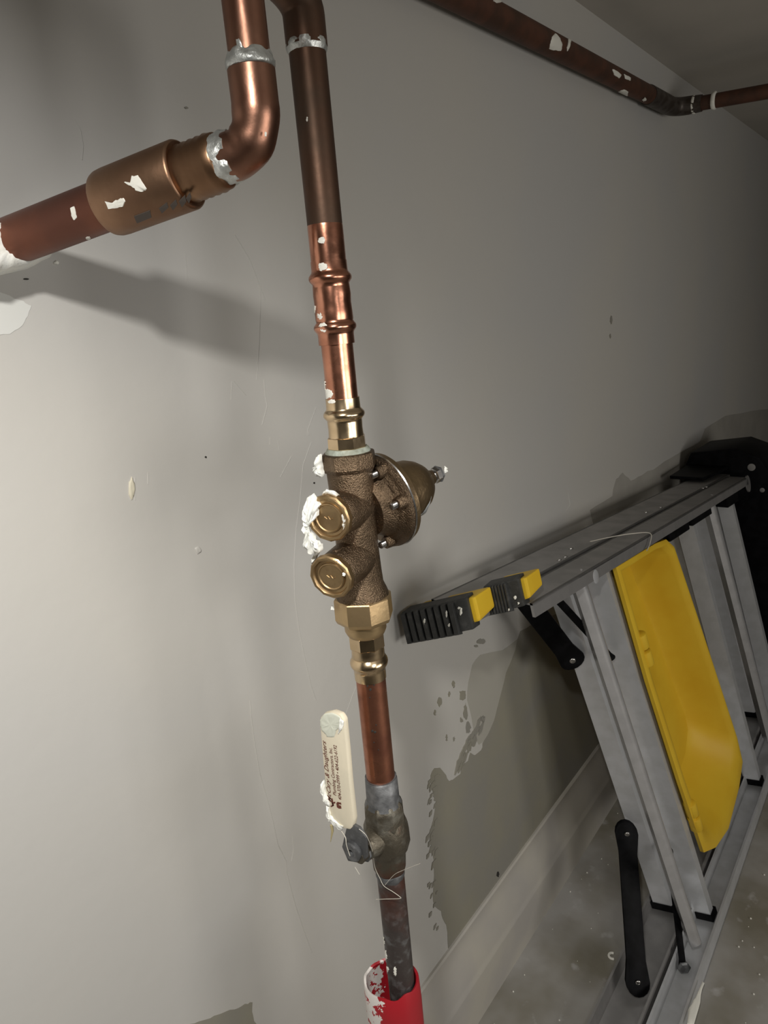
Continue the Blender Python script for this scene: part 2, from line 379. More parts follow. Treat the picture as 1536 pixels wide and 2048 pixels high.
# short bright pipe
ps = thing('copper_pipe', (AX, AY, zpix(800)), 'short bright copper pipe between copper coupling and brass fitting', 'pipe')
bm = bmesh.new(); lathe(bm, (AX, AY, zpix(800)), UP, [(0, .0105), (zpix(686) - zpix(800), .0105)], 40); link('pipe', bm, M_cop, ps, 40)
for i, (cx, cy, rx, ry) in enumerate([(648, 770, 4, 12), (657, 788, 9, 11)]):
    splash(ps, axp(780), UP, .0106, blobpoly(cx, cy, rx, ry, 9, i + 14), M_splash, .0004, 1.5, i)
# lower pipe (between regulator and ball valve)
pl = thing('copper_pipe', (AX, AY, zpix(1570)), 'reddish copper pipe between the brass fitting and ball valve', 'pipe')
bm = bmesh.new(); lathe(bm, (AX, AY, zpix(1562)), UP, [(0, RP), (zpix(1352) - zpix(1562), RP)], 40); link('pipe', bm, M_copl, pl, 40)
bm = bmesh.new()
for cx, cy, rx in ((735, 1372, 2.5), (741, 1379, 3), (748, 1370, 2), (745, 1462, 3), (750, 1464, 3), (752, 1450, 1.5), (748, 1485, 1.5), (757, 1500, 1.5), (740, 1395, 1.5)):
    P = [on_cyl(x, y, axp(1400), UP, RP) for x, y in blobpoly(cx, cy, rx, rx, 6, cx)]
    layer(bm, P, (sum(P, Vector()) / 6 - Vector((AX, AY, P[0].z))).normalized(), .0003, cx, .1)
link('tarnish_spots', bm, M_dark, pl, 60)['kind'] = 'stuff'

# ---------------------------------------------------------------- pressure regulator
ANG = math.radians(7)
U = Vector((math.cos(ANG), math.sin(ANG), 0)); V = Vector((-U.y, U.x, 0))
def axt(px, py):
    """point on the vertical plane through the riser axis along U"""
    n = V; r = rayd(px, py); t = (Vector((AX, AY, HC)) - CAM).dot(n) / r.dot(n)
    return CAM + r * t
reg = thing('pressure_regulator', (AX, AY, zpix(1355)), 'bronze water pressure regulator with domed bonnet on vertical pipe', 'valve')
# top press adapter
rows = [(795, 64), (795.3, 69), (815, 70)] + bead(828, 85, 71, 11) + [(842, 71), (856, 70), (868, 71), (872, 72)]
bm = bmesh.new(); vprof(bm, rows, seg=56, wob=.00015); link('press_adapter', bm, M_brass, reg, 50)
bm = bmesh.new(); vprof(bm, [(871, 74), (873, 80), (893, 81), (896, 76)], seg=8, rot=.25); link('hex_collar', bm, M_brass, reg, 25)
bm = bmesh.new(); vprof(bm, [(894, 84), (900, 92), (906, 94)], seg=40, wob=.0004); tag(link('thread_seal', bm, M_seal, reg, 40), 'greenish tarnished thread seal')
for i, (cx, cy, rx, ry) in enumerate([(664, 803, 9, 5)]):
    splash(reg, axp(810), UP, rad(810, 72), blobpoly(cx, cy, rx, ry, 8, i + 24), M_splash, .0004, 1.2, i)
# cast body: octagonal top collar + swept body
bm = bmesh.new(); vprof(bm, [(903, 100), (905, 113), (932, 115), (940, 107)], seg=8, rot=.18)
link('body_collar', bm, M_bronze, reg, 20, bevel=.0012)
bm = bmesh.new(); vprof(bm, [(936, 96), (950, 95), (975, 92), (1000, 90), (1040, 88), (1090, 86), (1140, 88), (1165, 92), (1178, 102), (1188, 108), (1198, 106)], seg=48, wob=.0004)
body = link('valve_body', bm, M_bronze, reg, 60)
# branches with brass caps on the camera side (-U), drooping a little
def branch(cpx, fpx, rcap, droop, name):
    c = axt(*cpx)                              # centre of the cap face
    r0 = axt(*fpx)                             # where the branch leaves the body
    d = (c - r0).normalized(); Ld = (c - r0).length
    bm = bmesh.new(); lathe(bm, r0, d, [(0, rcap * .98), (Ld * .3, rcap * .98), (Ld * .6, rcap * .94), (Ld - .006, rcap * .93), (Ld - .005, rcap * .9)], 48, wob=.0004)
    link('branch', bm, M_bronze, reg, 60)
    fd = (-U * .97 - V * .10 + UP * droop).normalized()
    bm = bmesh.new()
    lathe(bm, c - fd * .006, fd, [(0, rcap * .93), (.0008, rcap * 1.01), (.0050, rcap * 1.01), (.0060, rcap * .95), (.0060, rcap * .84)], 12, cap=False)
    lathe(bm, c - fd * .006, fd, [(.0058, rcap * .92), (.00605, rcap * .90), (.0060, rcap * .85), (.0052, rcap * .80), (.0040, rcap * .77), (.0038, rcap * .66), (.0048, rcap * .63), (.0050, rcap * .58), (.0044, rcap * .54), (.0044, 0.0001)], 14 * 4, cap=False)
    # shallow twelve-sided edge
    cp = link('cap', bm, M_cap, reg, 35)
    return c, fd
r1 = 0.0160
c1, f1 = branch((655, 1038), (716, 1008), r1, -.02, 'cap')
c2, f2 = branch((660, 1156), (714, 1112), r1 * .98, -.10, 'cap')
# cast lettering ridges on caps
for c, fd in ((c1, f1), (c2, f2)):
    _, a, b = frame(fd); bm = bmesh.new()
    o_ = c - fd * .0015
    tube(bm, [o_ - a * .003 + b * .001, o_ - a * .001 - b * .0005, o_ + b * .0012, o_ + a * .0015 - b * .001, o_ + a * .003], .0003, 6)
    link('cast_mark', bm, M_cap, reg, 60)
# web between branches
bm = bmesh.new(); boxf(bm, axt(668, 1100) - V * .002, (axt(700, 1085) - axt(668, 1100)), V * .004, axt(672, 1124) - axt(668, 1100)); link('web', bm, M_bronze, reg, 30, bevel=.0008)
# bonnet flange: cast lower flange, steel edge ring, bronze upper flange
fc = Vector((AX, AY, 0)); UC = U.copy(); ANG = math.radians(-14)
U = Vector((math.cos(ANG), math.sin(ANG), .15)).normalized(); V = Vector((-U.y, U.x, 0)).normalized(); zc = axt(768, 1000).z - .004
def bp(t): return Vector((AX, AY, zc)) + U * (t + .006)
RF = .0345
bm = bmesh.new(); lathe(bm, bp(0), U, [(.004, .020), (.010, .0225), (.0125, .0245), (.0135, .0250), (.0140, .0275), (.0155, .0290), (.0160, .0300), (.0165, RF - .0015), (.0175, RF), (.0205, RF)], 72, wob=.0004)
link('flange', bm, M_bronze, reg, 50)
bm = bmesh.new(); lathe(bm, bp(.0150), U, [(-.0022, .0215), (-.0022, .0235), (0, .0245)], 64, wob=.0003); link('flange_rib', bm, M_bronze, reg, 50)
bm = bmesh.new(); lathe(bm, bp(.0206), U, [(0, RF + .0003), (.0008, RF + .0009), (.0014, RF + .0003)], 72); tag(link('gasket_edge', bm, M_steel, reg, 50), 'bright metal diaphragm edge')
bm = bmesh.new(); lathe(bm, bp(.022), U, [(0, RF - .0002), (.004, RF - .0005), (.0050, RF - .002), (.0060, .0275), (.0070, .0240), (.0095, .0228), (.018, .0222), (.026, .0208), (.032, .0182), (.037, .0145), (.0405, .0105), (.0425, .0070), (.0460, .0060), (.0475, .0055)], 64, wob=.0002)
link('bonnet', bm, M_bonnet, reg, 50)
bm = bmesh.new(); lathe(bm, bp(.069), U, [(0, .0040)] + [(.0006 * k, .0040 if k % 2 else .0036) for k in range(1, 14)], 24); link('adjusting_screw', bm, M_steel, reg, 40)
bm = bmesh.new(); lathe(bm, bp(.0715), U, [(0, .0050), (.0006, .0062), (.0042, .0062), (.0048, .0052)], 6, rot=.3); link('lock_nut', bm, M_steel, reg, 20)
bm = bmesh.new(); lathe(bm, bp(.0755), U, [(0, .0058), (.0004, .0066), (.0020, .0066), (.0026, .0050)], 6, rot=.1); tag(link('screw_head', bm, M_grey, reg, 20), 'dark hex screw head with a speck of paint')
for k, (px, py) in enumerate([(757, 931), (806, 1007), (772, 1085)]):
    r = rayd(px, py); t = (bp(.0115) - CAM).dot(U) / r.dot(U); p = CAM + r * t
    e = (p - bp(.0115)); e = e.normalized() * .0290; p = bp(.0115) + e
    bm = bmesh.new(); lathe(bm, p - U * .001, U, [(0, .0042), (.005, .0050), (.008, .0055)], 24, wob=.0005); link('bolt_boss', bm, M_bronze, reg, 60)
    bm = bmesh.new(); lathe(bm, p - U * .006, U, [(0, .0020)] + [(.0005 * j, .0026 if j % 2 else .0023) for j in range(1, 12)], 20); b_ = link('bolt', bm, M_steel, reg, 40)
    if k == 0:
        pass
# bonnet spring cap label side: pale streak below dome
splash(reg, bp(.045), U, .0225, [(836, 1040), (850, 1020), (861, 1000), (863, 992), (858, 1012), (848, 1032)], mat('foil_label', (.45, .48, .50), .3, .6), .0002, .4, 3, 'foil_label')
# union nut and tail piece
bm = bmesh.new(); vprof(bm, [(1186, 96), (1190, 116), (1192, 120), (1230, 121), (1237, 114), (1241, 98)], seg=8, rot=.12)
link('union_nut', bm, M_brasn, reg, 20, bevel=.0006)
bm = bmesh.new(); vprof(bm, [(1190, 104), (1184, 106), (1181, 100)], seg=48); link('body_lip', bm, M_bronze, reg, 30)
bm = bmesh.new(); vprof(bm, [(1238, 86), (1256, 85), (1263, 78), (1266, 74)], seg=48); link('tail_piece', bm, M_brasn, reg, 30)
bm = bmesh.new(); vprof(bm, [(1264, 70), (1266, 75), (1289, 75), (1292, 69)], seg=8, rot=.3); link('hex_collar', bm, M_brass, reg, 25)
rows = [(1290, 68), (1298, 67), (1308, 68)] + bead(1322, 78, 66, 12) + [(1338, 65), (1354, 64), (1354.3, 58)]
bm = bmesh.new(); vprof(bm, rows, seg=56, wob=.00012); link('press_adapter', bm, M_brass, reg, 50)
# dark shadow gap notch of the pipe end
def putty(parent, poly, off, n, th, seed, base, amp=2.2, m=M_white, name='putty_smear'):
    P = []
    for x, y in jag(poly, amp, seed, 3):
        r = rayd(x, y); t = (base - CAM).dot(n) / r.dot(n); P.append(CAM + r * t + n * off)
    bm = bmesh.new(); layer(bm, P, n, th, seed, .35)
    bmesh.ops.subdivide_edges(bm, edges=bm.edges[:], cuts=1, use_grid_fill=True)
    for v in bm.verts: v.co += n * (noise.noise(v.co * 300) * th * .45)
    return link(name, bm, m, parent, 70)
putty(reg, [(618, 992), (628, 988), (633, 1002), (640, 1010), (634, 1017), (637, 1030), (628, 1034), (622, 1030), (616, 1042), (617, 1058), (622, 1066), (630, 1076), (640, 1088), (644, 1098), (636, 1106), (626, 1108), (616, 1098), (612, 1094), (615, 1080), (611, 1062), (609, 1040), (609, 1015), (613, 1006)], 0, f1, .005, 3, c1 + f1 * .0002)
putty(reg, [(636, 912), (641, 908), (643, 928), (648, 945), (646, 955), (638, 952), (630, 945), (631, 936), (635, 930)], 0, -UC, .004, 5, Vector((AX, AY, zc)) - UC * .0165, 1.6)
putty(reg, [(686, 1022), (694, 1026), (702, 1038), (701, 1046), (694, 1058), (690, 1063), (688, 1048)], 0, -UC, .003, 6, c1 + UC * .006, 1.0)
putty(reg, [(645, 990), (655, 981), (672, 984), (680, 990), (668, 992), (655, 988)], 0, (-UC + UP).normalized(), .0025, 8, c1 + UC * .004 + UP * r1 * .95, 1.0)
putty(reg, [(630, 1105), (640, 1102), (634, 1116), (626, 1127), (624, 1122)], 0, -UC, .002, 11, c1 + UC * .004, .8)
putty(reg, [(686, 1145), (691, 1148), (690, 1152), (686, 1150)], 0, -UC, .001, 15, c2, .4)
putty(reg, [(668, 1220), (666, 1214), (663, 1212), (664, 1219)], 0, -UC, .0015, 13, Vector((AX, AY, zc)) - UC * .0195, .5)
putty(reg, [(889, 932), (893, 936), (894, 944), (890, 946), (889, 940)], 0, U * .5 - V, .001, 14, bp(.0765) - V * .006, .5)
putty(reg, [(748, 1150), (752, 1148), (749, 1160), (747, 1158)], 0, -V, .0005, 17, bp(0) - V * .0142, .3)
for a, b_ in (((664, 1010), (660, 1016)),): pass

# ---------------------------------------------------------------- ball valve
bv = thing('ball_valve', (AX, AY, zpix(1740)), 'dark tarnished ball valve with cream handled lever', 'valve')
bm = bmesh.new(); vprof(bm, [(1552, 56), (1551, 64), (1556, 66), (1598, 67), (1604, 74)], seg=48, wob=.0004); tag(link('solder_cup', bm, M_grey, bv, 50), 'grey upper solder cup')
bm = bmesh.new(); vprof(bm, [(1598, 70), (1606, 80), (1612, 84), (1636, 85), (1644, 88)], seg=8, rot=.3); link('end_hex', bm, M_vbody, bv, 20, bevel=.0012)
bm = bmesh.new(); vprof(bm, [(1636, 80), (1648, 90), (1660, 93), (1680, 93), (1692, 84), (1698, 74), (1705, 69), (1728, 67), (1735, 62), (1737, 56)], seg=44, wob=.0005); link('valve_body', bm, M_vbody, bv, 45)
bm = bmesh.new(); vprof(bm, [(1736, 55), (1738, 59), (1746, 59), (1749, 56), (1752, 54)], seg=44, wob=.0005); link('solder_ring', bm, M_grey, bv, 50)
S0 = Vector((AX, AY, zpix(1660)))
ANG2 = math.radians(0); U2 = Vector((math.cos(ANG2), math.sin(ANG2), 0)); V2 = Vector((-U2.y, U2.x, 0))
def ax2(px, py, off):
    base = S0 - U2 * off; r = rayd(px, py); t = (base - CAM).dot(U2) / r.dot(U2); return CAM + r * t
bm = bmesh.new(); lathe(bm, S0, -U2, [(.004, .0115), (.014, .0105), (.022, .0090), (.024, .0078), (.026, .0075)], 40, wob=.0004); link('stem_boss', bm, M_vbody, bv, 50)
bm = bmesh.new(); lathe(bm, S0, -U2, [(.025, .0052), (.035, .0052)], 24); link('stem', bm, M_vbody, bv, 50)
OFF = .0320
# lever: steel strap from the stem up into the sleeve
lev = [ax2(x, y, OFF) for x, y in ((693, 1668), (688, 1690), (700, 1718), (722, 1722), (738, 1712), (736, 1672), (722, 1652), (700, 1640))]
bm = bmesh.new(); prism(bm, lev, -U2 * .0025); lv = link('lever', bm, M_grey, bv, 30, bevel=.0005)
NC = ax2(712, 1696, OFF + .0025)
NC0 = ax2(708, 1700, OFF + .0025)
bm = bmesh.new(); lathe(bm, NC0, -U2, [(0, .0078), (.003, .0080), (.004, .0068), (.004, .0030), (.0012, .0028), (.0010, .0001)], 6 * 6, cap=False, wob=.0003); link('lever_nut', bm, M_grey, bv, 40)
# folded stop tab
bm = bmesh.new(); prism(bm, [ax2(x, y, OFF - .004) for x, y in ((716, 1712), (722, 1722), (736, 1725), (741, 1716), (738, 1704))], U2 * .006); link('stop_tab', bm, M_grey, bv, 30, bevel=.0006)
# sleeve: rounded cream plastic bar
HO = OFF + .0035
hp = [(639, 1446), (641, 1434), (648, 1427), (664, 1424), (680, 1430), (687, 1442), (693, 1500), (699, 1570), (707, 1640), (705, 1655), (700, 1660), (686, 1657), (668, 1646), (660, 1630), (652, 1590), (646, 1530)]
base_poly = [ax2(x, y, HO) for x, y in hp]
bm = bmesh.new(); prism(bm, [p + U2 * .0055 for p in base_poly], -U2 * .0055)
handle = link('handle', bm, M_handle, bv, 40, bevel=.0018)
handle['label'] = 'cream plastic lever sleeve printed in brown'
# print on the sleeve, reading upwards
tdir = (ax2(683, 1500, HO) - ax2(692, 1600, HO)).normalized()
tup = (-U2).cross(tdir).normalized()                  # text "up" is towards the image left
if (ax2(640, 1500, HO) - ax2(690, 1500, HO)).dot(tup) < 0: tup = -tup
tn = tdir.cross(tup).normalized()
def text(body, px, py, size, shear=0.0, length=None):
    cu = bpy.data.curves.new('print', 'FONT'); cu.body = body; cu.size = size; cu.shear = shear; cu.resolution_u = 2; cu.offset = size * .012
    ob = bpy.data.objects.new('print', cu); COL.objects.link(ob)
    me = bpy.data.meshes.new_from_object(ob.evaluated_get(bpy.context.evaluated_depsgraph_get()))
    bpy.data.objects.remove(ob); bpy.data.curves.remove(cu)
    wx = max(v.co.x for v in me.vertices); k = (length / wx) if length else 1
    o = ax2(px, py, HO) + tn * .00015
    for v in me.vertices: v.co = o + tdir * v.co.x * k + tup * v.co.y
    me.materials.clear(); me.materials.append(M_ink); me.name = 'printed_text'
    t = bpy.data.objects.new('printed_text', me); COL.objects.link(t); t.parent = handle
    return t
def plen(a, b): return (ax2(*a, HO) - ax2(*b, HO)).length
bpy.context.view_layer.update()
text('McCary & Daughters', 663.5, 1606, .0058, .35, plen((663.5, 1606), (655, 1484)))
text('Plumbing Contractors, Inc.', 673, 1592, .0047, 0, plen((673, 1592), (664, 1496)))
text('404-370-0999 \u2022 404-622-6192', 683.5, 1601, .0047, 0, plen((683.5, 1601), (675, 1492)))
def mark(poly):
    bm = bmesh.new(); prism(bm, [ax2(x, y, HO) + tn * .0001 for x, y in poly], tn * .00012); return bm
# small tap and wrench emblem
bm = bmesh.new()
for poly in ([(662, 1598), (665, 1596), (668, 1611), (665, 1612)], [(664, 1605), (670, 1603), (671, 1606), (665, 1608)], [(661, 1612), (667, 1608), (668, 1611), (663, 1614)],
             [(673, 1606), (676, 1603), (678, 1610), (682, 1611), (683, 1617), (678, 1617), (674, 1614)], [(676, 1604), (682, 1605), (683, 1609), (677, 1608)]):
    prism(bm, [ax2(x, y, HO) + tn * .0001 for x, y in poly], tn * .00012)
link('emblem', bm, M_ink, handle, None)
putty(handle, [(640, 1440), (648, 1428), (664, 1426), (678, 1432), (686, 1442), (684, 1452), (672, 1462), (668, 1474), (654, 1474), (644, 1462), (640, 1452)], 0, -U2, .0004, 21, S0 - U2 * (HO + .0001), 1.2, mat('thin_paint_film', (.66, .68, .58), .4), 'paint_film')
putty(handle, [(681, 1436), (687, 1443), (685, 1456), (680, 1464), (676, 1468), (680, 1450)], 0, -U2, .0009, 22, S0 - U2 * (HO + .0003), .8)
putty(handle, [(646, 1560), (651, 1572), (655, 1588), (661, 1604), (661, 1612), (654, 1606), (650, 1596), (644, 1580), (643, 1568)], 0, -U2, .003, 23, S0 - U2 * (HO - .001), 1.2)
putty(handle, [(653, 1610), (660, 1614), (662, 1630), (672, 1640), (688, 1652), (684, 1660), (668, 1650), (658, 1640), (653, 1628)], 0, -U2, .002, 24, S0 - U2 * (HO - .0005), 1.2)
bm = bmesh.new(); tube(bm, [ax2(663, 1650, HO - .002), ax2(665, 1662, HO - .002), ax2(661, 1684, HO - .002)], [.0013, .0010, .0002], 8); link('paint_drip', bm, M_drip, handle, 60)
# loose fibres caught on the valve
def fibre(pts, r, label, group=None):
    bm = bmesh.new(); P = [Vector(p) for p in pts]; out = []
    for i in range(len(P) - 1):
        a = P[max(i - 1, 0)]; b = P[i]; c = P[i + 1]; d = P[min(i + 2, len(P) - 1)]
        for k in range(6):
            t = k / 6; out.append(.5 * ((2 * b) + (c - a) * t + (2 * a - 5 * b + 4 * c - d) * t * t + (3 * b - a - 3 * c + d) * t ** 3))
    out.append(P[-1]); tube(bm, out, r, 6)
    return tag(link('thread', bm, M_thread, None, 60), label, 'thread')
def nearv(px, py, off): return ax2(px, py, off)
fibre([ax2(683, 1662, .037), ax2(691, 1675, .040), ax2(693, 1690, .041), ax2(700, 1712, .040)], .0003, 'short pale fibre hanging down over the lever nut')
fibre([ax2(718, 1658, .036), ax2(733, 1672, .034), ax2(744, 1700, .027), ax2(750, 1735, .016), ax2(760, 1757, .0135), ax2(768, 1772, .0135), ax2(785, 1783, .013), ax2(799, 1793, .012), ax2(800, 1797, .012), ax2(775, 1798, .0135), ax2(752, 1799, .013)], .00022, 'long curled pale fibre draped from lever over dark lower pipe')
fibre([ax2(770, 1770, .0138), ax2(788, 1750, .013), ax2(805, 1741, .012), ax2(840, 1727, .012)], .00016, 'thin straight fibre sticking out right of the dark lower pipe')
fibre([ax2(710, 1734, .033), ax2(719, 1749, .033)], .0002, 'tiny pale fibre just under the lever')

# ---------------------------------------------------------------- lowest pipe and the red sleeve
pb = thing('copper_pipe', (AX, AY, .0), 'blackened lower copper pipe entering the red sleeve', 'pipe')
bm = bmesh.new(); lathe(bm, (AX, AY, 0.002), UP, [(0, RP), (zpix(1748) - .002, RP)], 40); link('pipe', bm, M_copb, pb, 40)
for i, (cx, cy, rx, ry) in enumerate([(790, 1942, 4, 10), (766, 1885, 3, 12), (770, 1912, 4, 12), (772, 1940, 5, 10)]):
    splash(pb, axp(1900), UP, RP, blobpoly(cx, cy, rx, ry, 9, i + 40), M_splash, .0003, 1.6, i)
# sleeve: soft red plastic, white paint dabbed down its left side
M_red = bpy.data.materials.new('red_plastic'); M_red.use_nodes = True; nt = M_red.node_tree; N = nt.nodes; L = nt.links
b = N['Principled BSDF']; b.inputs['Roughness'].default_value = .42
tc = N.new('ShaderNodeTexCoord'); nz = N.new('ShaderNodeTexNoise'); nz.inputs['Scale'].default_value = 130; nz.inputs['Detail'].default_value = 6; nz.inputs['Roughness'].default_value = .6
sx = N.new('ShaderNodeSeparateXYZ'); L.new(tc.outputs['Object'], nz.inputs['Vector']); L.new(tc.outputs['Object'], sx.inputs[0])
dt = N.new('ShaderNodeVectorMath'); dt.operation = 'DOT_PRODUCT'; dt.inputs[1].default_value = (-RT.x, -RT.y, 0)
ct = N.new('ShaderNodeVectorMath'); ct.operation = 'SUBTRACT'; ct.inputs[1].default_value = (AX - .0085 * RT.x, AY - .0085 * RT.y, 0)
L.new(tc.outputs['Object'], ct.inputs[0]); L.new(ct.outputs[0], dt.inputs[0])
mr = N.new('ShaderNodeMapRange'); mr.inputs[1].default_value = -.010; mr.inputs[2].default_value = .014; L.new(dt.outputs['Value'], mr.inputs[0])
ad = N.new('ShaderNodeMath'); ad.operation = 'MULTIPLY'; L.new(nz.outputs[0], ad.inputs[0]); L.new(mr.outputs[0], ad.inputs[1])
st = N.new('ShaderNodeMapRange'); st.inputs[1].default_value = .415; st.inputs[2].default_value = .425; L.new(ad.outputs[0], st.inputs[0])
mx = N.new('ShaderNodeMix'); mx.data_type = 'RGBA'; mx.inputs[6].default_value = (.36, .012, .020, 1); mx.inputs[7].default_value = (.72, .68, .64, 1)
L.new(st.outputs[0], mx.inputs[0]); L.new(mx.outputs[2], b.inputs['Base Color'])
rs = thing('pipe_sleeve', (AX, AY, 0), 'red plastic pipe sleeve spattered with white paint at bottom edge', 'pipe sleeve')
bm = bmesh.new(); zt = zpix(1957); n = 48; rnd = random.Random(4)
rr = rad(1990, 112); ri = rr - .0022
rings = []
for z_, r_ in ((0.0, rr), (zt * .5, rr), (zt - .02, rr), (zt, rr * .97), (zt + .0012, rr * .95), (zt, ri * .97), (zt - .02, ri), (0.0, ri)):
    ring = []
    for i in range(n):
        a = 2 * PI * i / n; k = 1 + .035 * math.cos(2 * a + .6) + .02 * math.cos(5 * a) ; edge = .003 * noise.noise(Vector((math.cos(a) * 2, math.sin(a) * 2, .3))) if z_ > zt - .01 else 0
        h1 = Vector((RT.x, RT.y, 0)).normalized(); h2 = Vector((-h1.y, h1.x, 0))
        ring.append(bm.verts.new(Vector((AX, AY, z_ + edge)) - h1 * .0088 + h2 * .0004 + h1 * math.cos(a) * r_ * k + h2 * math.sin(a) * r_ * .92))
    rings.append(ring)
for a_, b_ in zip(rings, rings[1:]):
    for i in range(n): bm.faces.new((a_[i], a_[(i + 1) % n], b_[(i + 1) % n], b_[i]))
link('sleeve', bm, M_red, rs, 50)

# ---------------------------------------------------------------- branch pipe on the left
E0 = at_d(500, 120, .375); EX, EY = E0.x, E0.y
RB = .0111
RT0 = at_y(-30, 503, WY)
def zl(py):
    # height where the left vertical pipe crosses the photo row
    lo, hi = HC - .4, CZ
    for _ in range(40):
        m_ = (lo + hi) / 2
        if proj((EX, EY, m_))[1] > py: lo = m_
        else: hi = m_
    return (lo + hi) / 2
zE = zl(292)
EC = Vector((EX, EY, zE)); BD = (RT0 - EC).normalized()
def sB(px):
    lo, hi = 0, (RT0 - EC).length * 1.3
    for _ in range(40):
        m_ = (lo + hi) / 2
        if proj(EC + BD * m_)[0] > px: lo = m_
        else: hi = m_
    return (lo + hi) / 2
def rB(px, wpx): return wpx / 2 * depth(EC + BD * sB(px)) / F * .96
br = thing('branch_pipe', (EX, EY, zE), 'bent copper branch pipe running from upper left corner into wall', 'pipe')
bm = bmesh.new(); lathe(bm, (EX, EY, zl(150)), UP, [(0, RB), (CZ - .002 - zl(150), RB)], 40); link('pipe', bm, M_copm, br, 40)
# elbow, wrought: sleeve, bend, sleeve
rE = RB + .0016
s_in = sB(455)
pE = [Vector((EX, EY, zl(140))), Vector((EX, EY, zl(170)))] + bez(Vector((EX, EY, zl(205))), EC, EC + BD * (s_in * .78), 14) + [EC + BD * (s_in + .001)]
bm = bmesh.new(); tube(bm, pE, [rE] * 2 + [rE * (1 + .02 * math.sin(i)) for i in range(15)] + [rE * 1.02], 44); link('elbow', bm, M_copm, br, 60)
bm = bmesh.new(); lathe(bm, (EX, EY, zl(128)), UP, [(-.0025, rE * .98), (-.0018, rE + .0002), (0, rE + .0005), (.002, rE - .0002), (.0042, RB + .0005), (.0055, RB)], 52, wob=.0014, seed=4)
tag(link('solder_ring', bm, M_sold, br, 60), 'lumpy silver solder ring')
bm = bmesh.new(); lathe(bm, EC + BD * s_in, BD, [(-.0055, rE * 1.01), (-.004, rE + .0004), (-.001, rE + .0010), (.003, rE + .0014), (.0045, rE + .0010)], 52, wob=.0024, seed=8)
tag(link('solder_ring', bm, M_sold, br, 60), 'thick lumpy silver solder ring under the elbow')
# male adapter with ribbed face
a0, a1 = sB(449), sB(352); rA = rB(395, 116)
prof = [(a0, rE + .001), (a0 + .002, rA * .95)]
nb = 11
for k in range(nb + 1):
    t = a0 + .004 + (a1 - a0 - .008) * k / nb; prof.append((t, rA * (1.0 if k % 2 else .958)))
prof += [(a1 + .002, rA)]
bm = bmesh.new(); lathe(bm, EC, BD, prof, 56); link('threaded_adapter', bm, mat('brown_copper', (.36, .215, .125), .36, 1, (.27, .155, .09), 30, .4, .6, .2, 90, .06), br, 60)
# bell of the bigger fitting
c0, c1_ = sB(372), sB(218); rC0, rC1 = rB(360, 139), rB(225, 133)
bm = bmesh.new(); lathe(bm, EC, BD, [(c0 + .001, rA * .96), (c0 - .0004, rC0 * .93), (c0, rC0 * .97), (c0 + .0012, rC0), (c1_ - .006, rC1), (c1_ - .002, rC1 * .985), (c1_, rC1 * .95), (c1_ + .001, rC1 * .8), (c1_ + .002, rC1 * .7)], 56)
link('reducer_bell', bm, mat('aged_copper', (.33, .20, .125), .40, .95, (.25, .145, .09), 26, .38, .62, .25, 90, .08, col3=(.15, .14, .12), s3=18, lo3=.58, hi3=.68), br, 40)
bm = bmesh.new()   # stamped faded print on the underside of the bell
for x0, x1, y0, y1, sk in ((268, 300, 432, 446, 0), (318, 334, 416, 426, 0), (340, 352, 410, 420, 0), (358, 370, 402, 414, 0), (372, 380, 396, 406, 0)):
    P = [on_cyl(x, y, EC, BD, (rC0 + rC1) / 2) for x, y in ((x0, y0), (x1, y0 - 12), (x1 + 3, y1 - 12), (x0 + 6, y1))]
    nn = (sum(P, Vector()) / 4); q = EC + BD * (nn - EC).dot(BD); nn = (nn - q).normalized()
    prism(bm, [p - nn * .0002 for p in P], nn * .0006)
link('stamped_mark', bm, mat('stamp_ink', (.07, .055, .045), .6), br)
rPp = rB(110, 97)
bm = bmesh.new(); lathe(bm, EC, BD, [(c1_ - .004, rPp), ((RT0 - EC).length + .03, rPp)], 48); link('pipe', bm, mat('red_brown_copper', (.21, .085, .055), .42, .9, (.16, .07, .05), 20, .4, .6, .2, 90, .08), br, 40)
bm = bmesh.new(); lathe(bm, EC, BD, [(c1_ - .001, rC1 * .96), (c1_ + .0008, rC1 * .9), (c1_ + .001, rC1 * .80)], 48, wob=.0006); link('bell_rim', bm, mat('rim_copper', (.35, .22, .15), .3, 1), br, 50)
rC = (rC0 + rC1) / 2
splash(br, EC, BD, rC, [(247, 364), (260, 366), (264, 351), (276, 350), (284, 362), (294, 378), (286, 384), (272, 381), (262, 372)], M_splash, .0006, 1.5, 2)
splash(br, EC, BD, rC, [(209, 402), (218, 410), (228, 402), (238, 398), (247, 396), (251, 402), (246, 414), (230, 417), (216, 418)], M_splash, .0006, 1.5, 3)
splash(br, EC, BD, rPp, [(141, 416), (148, 412), (152, 424), (154, 436), (148, 441), (143, 432)], M_splash, .0005, .8, 4)
splash(br, EC, BD, rPp, blobpoly(176, 476, 5, 3.5, 7, 3), M_splash, .0004, .5, 4)
splash(br, Vector((EX, EY, 0)), UP, RB, [(472, 78), (478, 76), (484, 90), (488, 106), (478, 108)], M_sold, .0005, 1, 5, 'solder_run')
splash(br, Vector((EX, EY, 0)), UP, rE, blobpoly(531, 268, 3, 5, 7, 5), M_splash, .0004, .5, 6)
